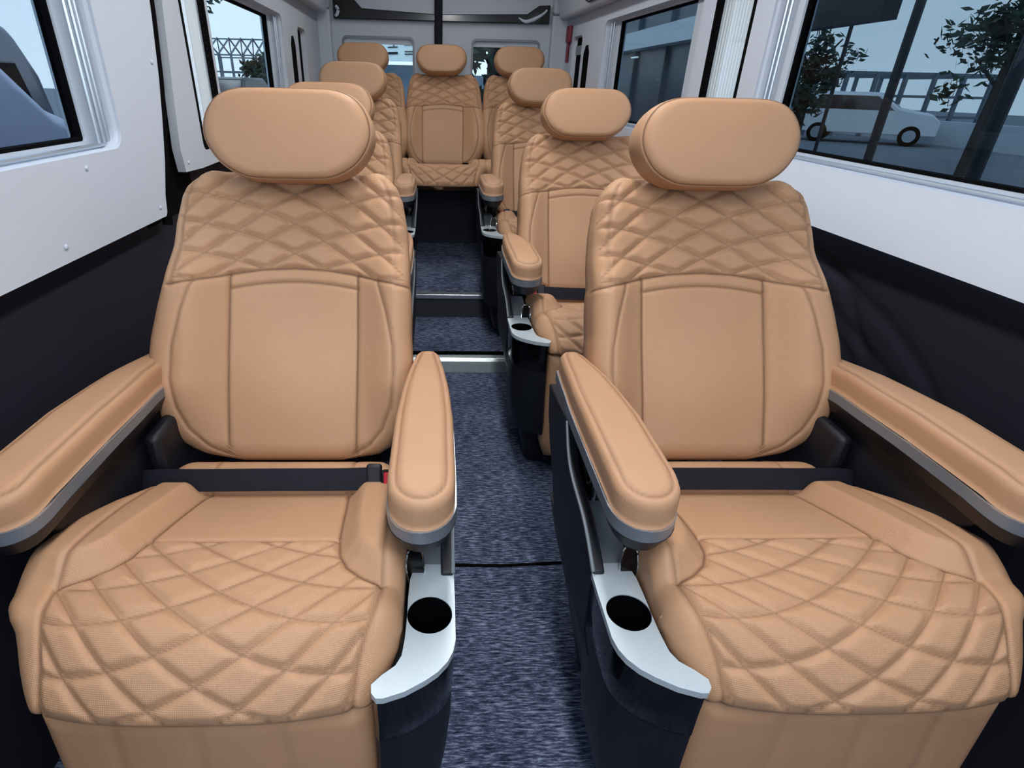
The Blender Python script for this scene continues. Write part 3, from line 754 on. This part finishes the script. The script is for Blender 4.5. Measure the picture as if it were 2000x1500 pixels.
# rear wall with two windows
def rear():
    Yb=3.99; bm=bmesh.new(); ed=[]
    outer=[(-.76,0),(.80,0),(.80,1.9),(-.76,1.9)]
    H=[rrect(-.585,-.150,.80,1.250,.03),rrect(.195,.615,.80,1.250,.03)]
    for pl in [outer]+H:
        vs=[bm.verts.new((x,Yb,z)) for x,z in pl]; ed+=[bm.edges.new((vs[i],vs[(i+1)%len(vs)])) for i in range(len(vs))]
        if pl is not outer:
            v2=[bm.verts.new((x,Yb+.05,z)) for x,z in pl]
            for i in range(len(vs)): bm.faces.new([vs[i],vs[(i+1)%len(vs)],v2[(i+1)%len(vs)],v2[i]])
    bmesh.ops.triangle_fill(bm,use_beauty=True,use_dissolve=False,edges=ed)
    for f in bm.faces[:]:
        q=f.calc_center_median()
        if abs(q.y-Yb)<.001 and any(min(p[0] for p in h)<q.x<max(p[0] for p in h) and min(p[1] for p in h)<q.z<max(p[1] for p in h) and all(abs(v.co.y-Yb)<.001 for v in f.verts) and not any(v.co.z in (0,1.9) or v.co.x in (-.76,.8) for v in f.verts) for h in H): bm.faces.remove(f)
    struct(fin('wall_back',bm,M['white2']))
    for i,h in enumerate(H):
        w=empty('window_%d'%(7+i)); w['kind']='structure'
        x0=min(p[0] for p in h); x1=max(p[0] for p in h)
        bm=bmesh.new(); ri=rrect(x0+.012,x1-.012,.812,1.238,.022); n=len(h)
        R0=[[bm.verts.new((x,y,z)) for x,z in pl] for pl,y in ((h,Yb-.006),(ri,Yb-.006),(ri,Yb+.012),(h,Yb+.012))]
        for a,b in zip(R0,R0[1:]+R0[:1]):
            for k in range(n): bm.faces.new([a[k],a[(k+1)%n],b[(k+1)%n],b[k]])
        fin('window_frame',bm,M['shell'] if 0 else M['grey'],w,True)
        boxo('window_glass',x0,x1,Yb+.04,Yb+.044,.80,1.25,M['tintlight'],w)
        s=boxo('window_blind',x0+.012,x1-.012,Yb+.016,Yb+.024,1.208,1.238,M['white'],None); tag(s,'white rolled shade at the top of the '+('left' if i==0 else 'right')+' rear window','blind','rolled shades on the rear windows')
rear()
# glossy black header band
for pl,nm in (([(-.62,1.330),(-.620,1.45),(-.50,1.43),(-.455,1.385),(-.02,1.365),(.52,1.378),(.59,1.422),(.655,1.425),(.655,1.330)],'header_panel'),):
    bm=bmesh.new(); prism(bm,pl,3.955,3.991,lambda p,q,a:(p,a,q)); h=fin(nm,bm,M['gloss'],None,True,.004); tag(h,'glossy black header panel across the top of the back wall','panel')
bm=bmesh.new(); tube(bm,[(-.004,3.93,.7),(-.004,3.93,1.9)],.0235,12)
p=fin('grab_pole',bm,M['navy'],None,True); tag(p,'dark upright pole behind the middle rear headrest','pole')
# white solid curves that stand in for reflections on the header
def reflection_curve(pts,r,lab):
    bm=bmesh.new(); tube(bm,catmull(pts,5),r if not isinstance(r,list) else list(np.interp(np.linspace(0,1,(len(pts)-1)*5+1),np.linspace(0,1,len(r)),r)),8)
    o=fin('header_reflection',bm,M['white'],None,True); tag(o,lab,'reflection'); return o
reflection_curve([(.47,3.944,1.358),(.51,3.944,1.340),(.56,3.944,1.352),(.61,3.944,1.378),(.635,3.944,1.40)],[.003,.009,.010,.007,.005],'white curve standing in for a reflection at the right end of the black header panel')
reflection_curve([(-.610,3.944,1.342),(-.597,3.944,1.352),(-.590,3.944,1.375),(-.603,3.944,1.392)],[.006,.010,.009,.007],'white curve standing in for a reflection at the left end of the black header panel')
# ceiling
bm=bmesh.new(); box(bm,-.8,1.0,-1.3,4.05,1.84,1.88); struct(fin('ceiling',bm,M['ceil']))
# safety hammer
hm=empty('safety_hammer',(XR(3.8)-.012,3.83,1.2)); tag(hm,'small red safety hammer hanging on the right rear wall','hammer')
bm=bmesh.new(); box(bm,-.012,.010,-.045,.035,.03,.115); fin('hammer_head',bm,M['red2'] if 'red2' in M else mat('dark_red',srgb(120,20,45),.5),hm,True,.008,3)
bm=bmesh.new(); tube(bm,[(0,-.005,.035),(0,-.005,-.07)],.009); fin('hammer_handle',bm,mat('dark_red2',srgb(110,18,42),.5),hm,True)
# black air-vent panel on the right duct
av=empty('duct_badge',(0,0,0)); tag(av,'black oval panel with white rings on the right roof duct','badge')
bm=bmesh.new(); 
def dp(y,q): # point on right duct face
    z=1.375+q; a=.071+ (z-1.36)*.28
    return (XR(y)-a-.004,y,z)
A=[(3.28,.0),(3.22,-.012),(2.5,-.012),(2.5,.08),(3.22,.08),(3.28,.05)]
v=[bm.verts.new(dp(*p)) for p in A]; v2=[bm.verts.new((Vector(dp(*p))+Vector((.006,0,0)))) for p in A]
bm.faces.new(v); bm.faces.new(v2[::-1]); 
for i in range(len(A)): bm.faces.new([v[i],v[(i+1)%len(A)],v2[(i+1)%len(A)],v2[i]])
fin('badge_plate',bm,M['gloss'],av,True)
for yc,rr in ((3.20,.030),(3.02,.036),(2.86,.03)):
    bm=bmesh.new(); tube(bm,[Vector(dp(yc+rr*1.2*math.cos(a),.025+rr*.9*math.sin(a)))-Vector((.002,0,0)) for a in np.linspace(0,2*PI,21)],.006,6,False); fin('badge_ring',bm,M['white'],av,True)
# ---------------------------------------------------------------- ceiling lights
def clight(x,y,ly,p,lab):
    r=empty('ceiling_light',(x,y,1.84)); tag(r,lab,'ceiling light','ceiling lights')
    boxo('light_housing',-.07,.07,-ly/2-.02,ly/2+.02,-.03,0,M['frame'],r,.006)
    boxo('light_diffuser',-.055,.055,-ly/2,ly/2,-.034,-.030,mat('diffuser',(1,1,1,1),.5,emit=(1,.97,.92,1),estr=6),r)
    ld=bpy.data.lights.new('ceiling_lamp','AREA'); ld.shape='RECTANGLE'; ld.size=.14; ld.size_y=ly; ld.energy=p; ld.color=(1,.99,.98)
    lo=bpy.data.objects.new('lamp',ld); lo.location=(0,0,-.04); link(lo,r)
LP=1.0
clight(.12,-.35,1.2,12.5*LP,'ceiling light strip nearest the front of the van')
clight(.10,1.35,1.2,7.5*LP,'ceiling light strip above the second row')
clight(.05,2.9,1.0,2.0*LP,'ceiling light strip before the rear bench')
# ---------------------------------------------------------------- outside
GZ=-.60
bm=bmesh.new(); box(bm,-60,60,-30,90,GZ-.05,GZ); struct(fin('ground',bm,M['asphalt']))
carw=mat('white_car_paint',srgb(205,210,216),.25,0,.6); carg=mat('silver_car_paint',srgb(200,205,225),.3,.1,.6); card=mat('dark_car_paint',srgb(42,46,54),.25,.2,.6)
cargl=mat('car_glass',srgb(190,215,230),.25,0,.8); cardg=mat('dark_car_glass',srgb(24,28,34),.08,0,.8)
def car(name,lab,loc,rot,prof,glassprof,width,paint,gl,wheels,wr=.33,rocker=.2):
    r=empty(name,loc); r.rotation_euler=(0,0,rot); tag(r,lab,'car')
    bm=bmesh.new(); w=width/2; n=len(prof)
    # body with tumblehome: ring per x
    xs=[(-w,.93),(-w+.06,1),(w-.06,1),(w,.93)]
    rings=[[bm.verts.new((x*(1 if q<1.0 else 1-.10*(q-1.0)),p,(q-.6)*s+.6 if q>.6 else q)) for p,q in prof] for x,s in xs]
    for a,b in zip(rings,rings[1:]):
        for i in range(n): bm.faces.new([a[i],a[(i+1)%n],b[(i+1)%n],b[i]])
    bm.faces.new(rings[0]); bm.faces.new(rings[-1][::-1]); fin('car_body',bm,paint,r,True,.03,3)
    for gp in glassprof:
        if gp[0]=='side':
            for s in (-1,1):
                bm=bmesh.new(); prism(bm,gp[1],s*(w-.12),s*(w+.006),lambda p,q,a:(a*(1-.10*(q-1.0)),p,q)); fin('side_window',bm,gl,r,True,.01)
        else:
            (p0,q0),(p1,q1)=gp[1]; d=Vector((0,p1-p0,q1-q0)).normalized(); nn=Vector((0,-d.z,d.y)); 
            if nn.z<0: nn=-nn
            bm=bmesh.new(); vs=[]
            for x,f in ((-w+.14,0),(w-.14,0),(w-.22,1),(-w+.22,1)):
                vs.append(Vector((x,p0+(p1-p0)*f,q0+(q1-q0)*f))+nn*.012)
            a=[bm.verts.new(v) for v in vs]; b=[bm.verts.new(v-nn*.02) for v in vs]
            bm.faces.new(a); bm.faces.new(b[::-1])
            for i in range(4): bm.faces.new([a[i],a[(i+1)%4],b[(i+1)%4],b[i]])
            fin('windscreen',bm,gl,r)
    for p in wheels:
        for s in (-1,1):
            bm=bmesh.new(); bmesh.ops.create_cone(bm,cap_ends=True,segments=28,radius1=wr,radius2=wr,depth=.22,matrix=Matrix.Translation((s*(w-.10),p,wr))@Matrix.Rotation(PI/2,4,'Y')); wh=fin('wheel',bm,M['black'],r,True,.02)
            bm=bmesh.new(); bmesh.ops.create_cone(bm,cap_ends=True,segments=20,radius1=wr*.6,radius2=wr*.6,depth=.24,matrix=Matrix.Translation((s*(w-.10),p,wr))@Matrix.Rotation(PI/2,4,'Y')); fin('wheel_rim',bm,M['alu'],wh,True)
    return r
z=lambda v:v-GZ
vanprof=[(-3.2,.35),(-3.2,2.35),(-3.0,2.45),(.0,2.45),(.25,2.38),(1.28,1.46),(1.75,1.30),(1.92,1.1),(1.98,.6),(1.95,.35)]
v1=car('parked_van','silver van parked close outside the left front window, windscreen and bonnet facing back',(-2.76,1.90,GZ),0,vanprof,[('ws',[(1.25,1.50),(.30,2.34)]),('side',[(-2.8,1.5),(-.1,1.5),(.9,1.5),(.2,2.15),(-2.8,2.15)])],1.75,carg,cargl,[-2.2,1.2],.36)
bm=bmesh.new()
for k in range(12): box(bm,-.5+k*.085,-.45+k*.085,1.31,1.42,1.462,1.475)
fin('cowl_vent',bm,M['black'],v1)
v2=car('parked_van','dark van standing behind the silver van outside the left front window',(-4.62,4.25,GZ),0,[(-3,.35),(-3,1.95),(-2.8,2.05),(1.50,2.05),(1.78,1.97),(1.95,1.65),(2.0,1.1),(1.98,.35)],[('side',[(-2.6,1.2),(1.75,1.2),(1.65,1.7),(-2.6,1.7)])],1.8,mat('grey_van_paint',srgb(95,100,112),.25,.2,.6),cardg,[-2.1,1.2],.34)
suv=[(-2.2,.35),(-2.25,.95),(-2.1,1.10),(-1.9,1.62),(-1.6,1.70),(.2,1.68),(.9,1.20),(1.9,1.02),(2.15,.8),(2.15,.35)]
car('parked_car','white SUV parked far outside the nearest right window',(15.9,22.6,GZ),math.radians(-127),suv,[('side',[(-1.85,1.12),(.75,1.12),(.15,1.56),(-1.65,1.58)]),('ws',[(.88,1.22),(.22,1.66)])],1.85,carw,cardg,[-1.45,1.4])
car('parked_car','dark car seen low through the left window behind the nearest left headrest',(-8.9,29.5,GZ),math.radians(-10),suv,[('side',[(-1.85,1.12),(.75,1.12),(.15,1.56),(-1.65,1.58)]),('ws',[(.88,1.22),(.22,1.66)])],1.85,card,cardg,[-1.45,1.4])
leafm=mat('leaves',srgb(48,62,52),.7,0,.2,.3,3); barkm=mat('bark',srgb(62,58,55),.9,0,.1,.2,9)
def tree(lab,x,y,h,cr,cz,n=1300,seed=1,lean=0,size=.13):
    random.seed(seed); r=empty('tree',(x,y,GZ)); tag(r,lab,'tree','trees outside')
    bm=bmesh.new(); tube(bm,[(0,0,0),(lean*.4,0,h*.35),(lean,0,h*.75)],[.16,.12,.06],8)
    for k in range(6):
        a=k*2.4; tube(bm,[(lean*.5,0,h*(.4+.05*k)),(lean*.5+math.cos(a)*cr*.6,math.sin(a)*cr*.6,h*(.55+.06*k))],[.05,.02],6)
    fin('trunk',bm,barkm,r,True)
    bm=bmesh.new(); cl=[(random.gauss(lean,cr*.45),random.gauss(0,cr*.45),h*cz+random.gauss(0,h*.14)) for _ in range(22)]
    for _ in range(n):
        c=Vector(random.choice(cl))+Vector([random.gauss(0,cr*.17) for _ in range(3)])
        d=Vector([random.gauss(0,1) for _ in range(3)]).normalized(); e=d.orthogonal().normalized(); s=size*random.uniform(.6,1.3)
        bm.faces.new([bm.verts.new(c-d*s),bm.verts.new(c+e*s*.5),bm.verts.new(c+d*s),bm.verts.new(c-e*s*.5)])
    fin('foliage',bm,leafm,r)
tree('leafy tree at the left side of the nearest right window',9.6,16.3,3.3,.8,.62,1500,3,size=.10)
tree('bare-trunked tree at the right side of the nearest right window',12.0,13.3,3.9,1.0,.76,1700,5,size=.11)
tree('tree outside the right rear window',1.15,14.0,4.3,.95,.50,1500,8,size=.15)
tree('overhanging tree at the left edge of the rear left side window',-9.0,22.4,5.0,1.15,.72,1500,11)
tree('small tree at the far end of the steel frame outside the left',-12.6,47.0,4.2,1.3,.5,1500,13,size=.18)
# lamp posts right
for (x,y,r0,lab) in ((5.0,6.88,.05,'thick dark post outside the middle of the nearest right window'),(5.0,5.42,.06,'thick dark post at the right part of the nearest right window'),(6.5,10.3,.03,'thin lamp post outside the nearest right window, left of the thick post')):
    bm=bmesh.new(); tube(bm,[(0,0,0),(0,0,6)],r0,10); o=fin('lamp_post',bm,M['shell'],None,True); o.location=(x,y,GZ); tag(o,lab,'post','posts outside the right window')
# steel frame building beyond the car on the right
def frame_building(name,lab,x,y,L,Wd,H,nb,rot,m,gable=0):
    r=empty(name,(x,y,GZ)); r.rotation_euler=(0,0,rot); tag(r,lab,'building')
    for i in range(nb+1):
        for s in (0,1):
            bm=bmesh.new(); box(bm,-.07+s*Wd,.07+s*Wd,L*i/nb-.07,L*i/nb+.07,0,H); fin('post',bm,m,r)
        bm=bmesh.new(); 
        if gable: tube(bm,[(0,L*i/nb,H),(Wd/2,L*i/nb,H+gable),(Wd,L*i/nb,H)],.07,5)
        else: box(bm,0,Wd,L*i/nb-.06,L*i/nb+.06,H-.15,H)
        fin('rafter',bm,m,r)
    for s in (0,1):
        for zz in (H,H*.66,H*.35):
            bm=bmesh.new(); box(bm,-.05+s*Wd,.05+s*Wd,0,L,zz-.10,zz); fin('rail',bm,m,r)
    if gable:
        bm=bmesh.new(); box(bm,Wd/2-.05,Wd/2+.05,0,L,H+gable-.1,H+gable); fin('ridge',bm,m,r)
        for i in range(nb):
            bm=bmesh.new(); tube(bm,[(0,L*i/nb,H),(Wd/2,L*(i+1)/nb,H+gable)],.05,5); fin('brace',bm,m,r)
    return r
steel=mat('painted_steel',srgb(95,108,120),.5,.3); pale=mat('pale_wall',srgb(190,200,208),.8,0,.2,.05,2); facade=mat('blue_grey_facade',srgb(110,125,140),.7,0,.2,.08,2)
frame_building('steel_pavilion','grey steel frame pavilion beyond the white SUV on the right',15.6,31,7.5,5,2.45,6,math.radians(-90),steel)
frame_building('steel_greenhouse','grey steel frame shed with sloped roof seen through the left rear side window',-18.6,56,5.6,6,3.3,6,math.radians(-90),steel,1.2)
boxo('low_wall',18.4,18.7,10,40,GZ,.2,pale); tag(bpy.data.objects['low_wall'],'long low pale boundary wall beyond the white SUV','wall')
boxo('dark_awning',5.0,5.2,7.45,11.3,1.76,2.9,M['shell']); tag(bpy.data.objects['dark_awning'],'dark flat awning above the nearest right window view','awning')
# showroom to the right rear
sr=empty('showroom',(5.2,11.9,GZ)); tag(sr,'dark glazed showroom with a white beam seen through the right rear side window','building')
boxo('showroom_wall',.25,.9,.8,22,0,4.5,mat('showroom_dark',srgb(70,82,92),.3,0,.5),sr)
boxo('white_beam',-.1,.26,.8,22,2.52,2.92,mat('white_beam',srgb(235,240,245),.5),sr)
for i in range(9): boxo('mullion',.16,.26,1+2.4*i,1.08+2.4*i,0,4.4,steel,sr)
em=mat('strip_lamp',(1,1,1,1),.5,emit=(.9,.97,1,1),estr=2.5)
for i,(yy,zz,ll) in enumerate(((5.5,2.35,.5),(10.5,1.9,1.6),(11,1.2,1.3),(11,.8,1.2),(7.8,2.3,.4))): boxo('strip_light',.12,.18,yy,yy+ll,zz,zz+.03,em,sr)
# left background & rear
boxo('far_building',-3.2,-.2,15.0,19.0,GZ,1.38,facade); tag(bpy.data.objects['far_building'],'blue grey building seen through the left rear window','building')
bn=boxo('banner',-2.6,-.35,14.6,14.66,1.44,1.90,mat('banner_white',srgb(225,240,240),.6)); tag(bn,'white banner with dark strokes behind the left rear window','banner')
random.seed(4)
bm=bmesh.new()
def stroke(x,zz,x2,z2): 
    tube(bm,[(x,14.585,zz),(x2,14.585,z2)],.010,5)
for cx in (-1.9,-1.45,-1.03,-.66):
    for k in range(5):
        a=random.uniform(-.10,.10); b=random.uniform(0,.26); 
        if k%2: stroke(cx+a,1.55+b,cx+a,1.65+b*.8)
        else: stroke(cx-.11,1.56+b*.9,cx+.11,1.57+b*.9)
fin('banner_strokes',bm,M['shell'],bn)
boxo('far_building',.35,3.2,22.0,24.0,GZ,1.3,facade).name='far_building'
for o in bpy.data.objects:
    if o.name.startswith('far_building') and 'label' not in o: tag(o,'blue grey low building behind the tree outside the right rear window','building')
# ---------------------------------------------------------------- world
w=bpy.data.worlds.new('sky'); S.world=w; w.use_nodes=True; k=NT(w); bg=k.n['Background']
tc=k.new('ShaderNodeTexCoord'); sx=k.new('ShaderNodeSeparateXYZ'); k.link(tc.outputs['Generated'],sx.inputs[0])
rp=k.new('ShaderNodeValToRGB'); e=rp.color_ramp.elements; e[0].position=0; e[0].color=(.80,.90,.98,1); e[1].position=.7; e[1].color=(.42,.58,.78,1)
k.link(sx.outputs[2],rp.inputs[0])
n=k.new('ShaderNodeTexNoise'); n.inputs['Scale'].default_value=3; n.inputs['Detail'].default_value=6; k.link(tc.outputs['Generated'],n.inputs['Vector'])
mx=k.new('ShaderNodeMix',data_type='RGBA'); mx.inputs[7].default_value=(.92,.96,1,1); k.link(rp.outputs[0],mx.inputs[6]); k.link(k.m('MULTIPLY',k.m('SUBTRACT',n.outputs['Fac'],.45),2.5,clamp=True),mx.inputs[0])
k.link(mx.outputs[2],bg.inputs[0]); bg.inputs[1].default_value=2.8
sd=bpy.data.lights.new('sun','SUN'); sd.energy=2.0; sd.angle=math.radians(20); so=bpy.data.objects.new('sun',sd); so.rotation_euler=(math.radians(50),0,math.radians(-40)); link(so)
vs=S.view_settings; S.display_settings.display_device='sRGB'; vs.view_transform='Standard'; vs.look='None'; vs.exposure=0.42; vs.gamma=1; vs.use_curve_mapping=False
S.cycles.max_bounces=8; S.cycles.transparent_max_bounces=12
try: S.cycles.use_denoising=True
except Exception: pass
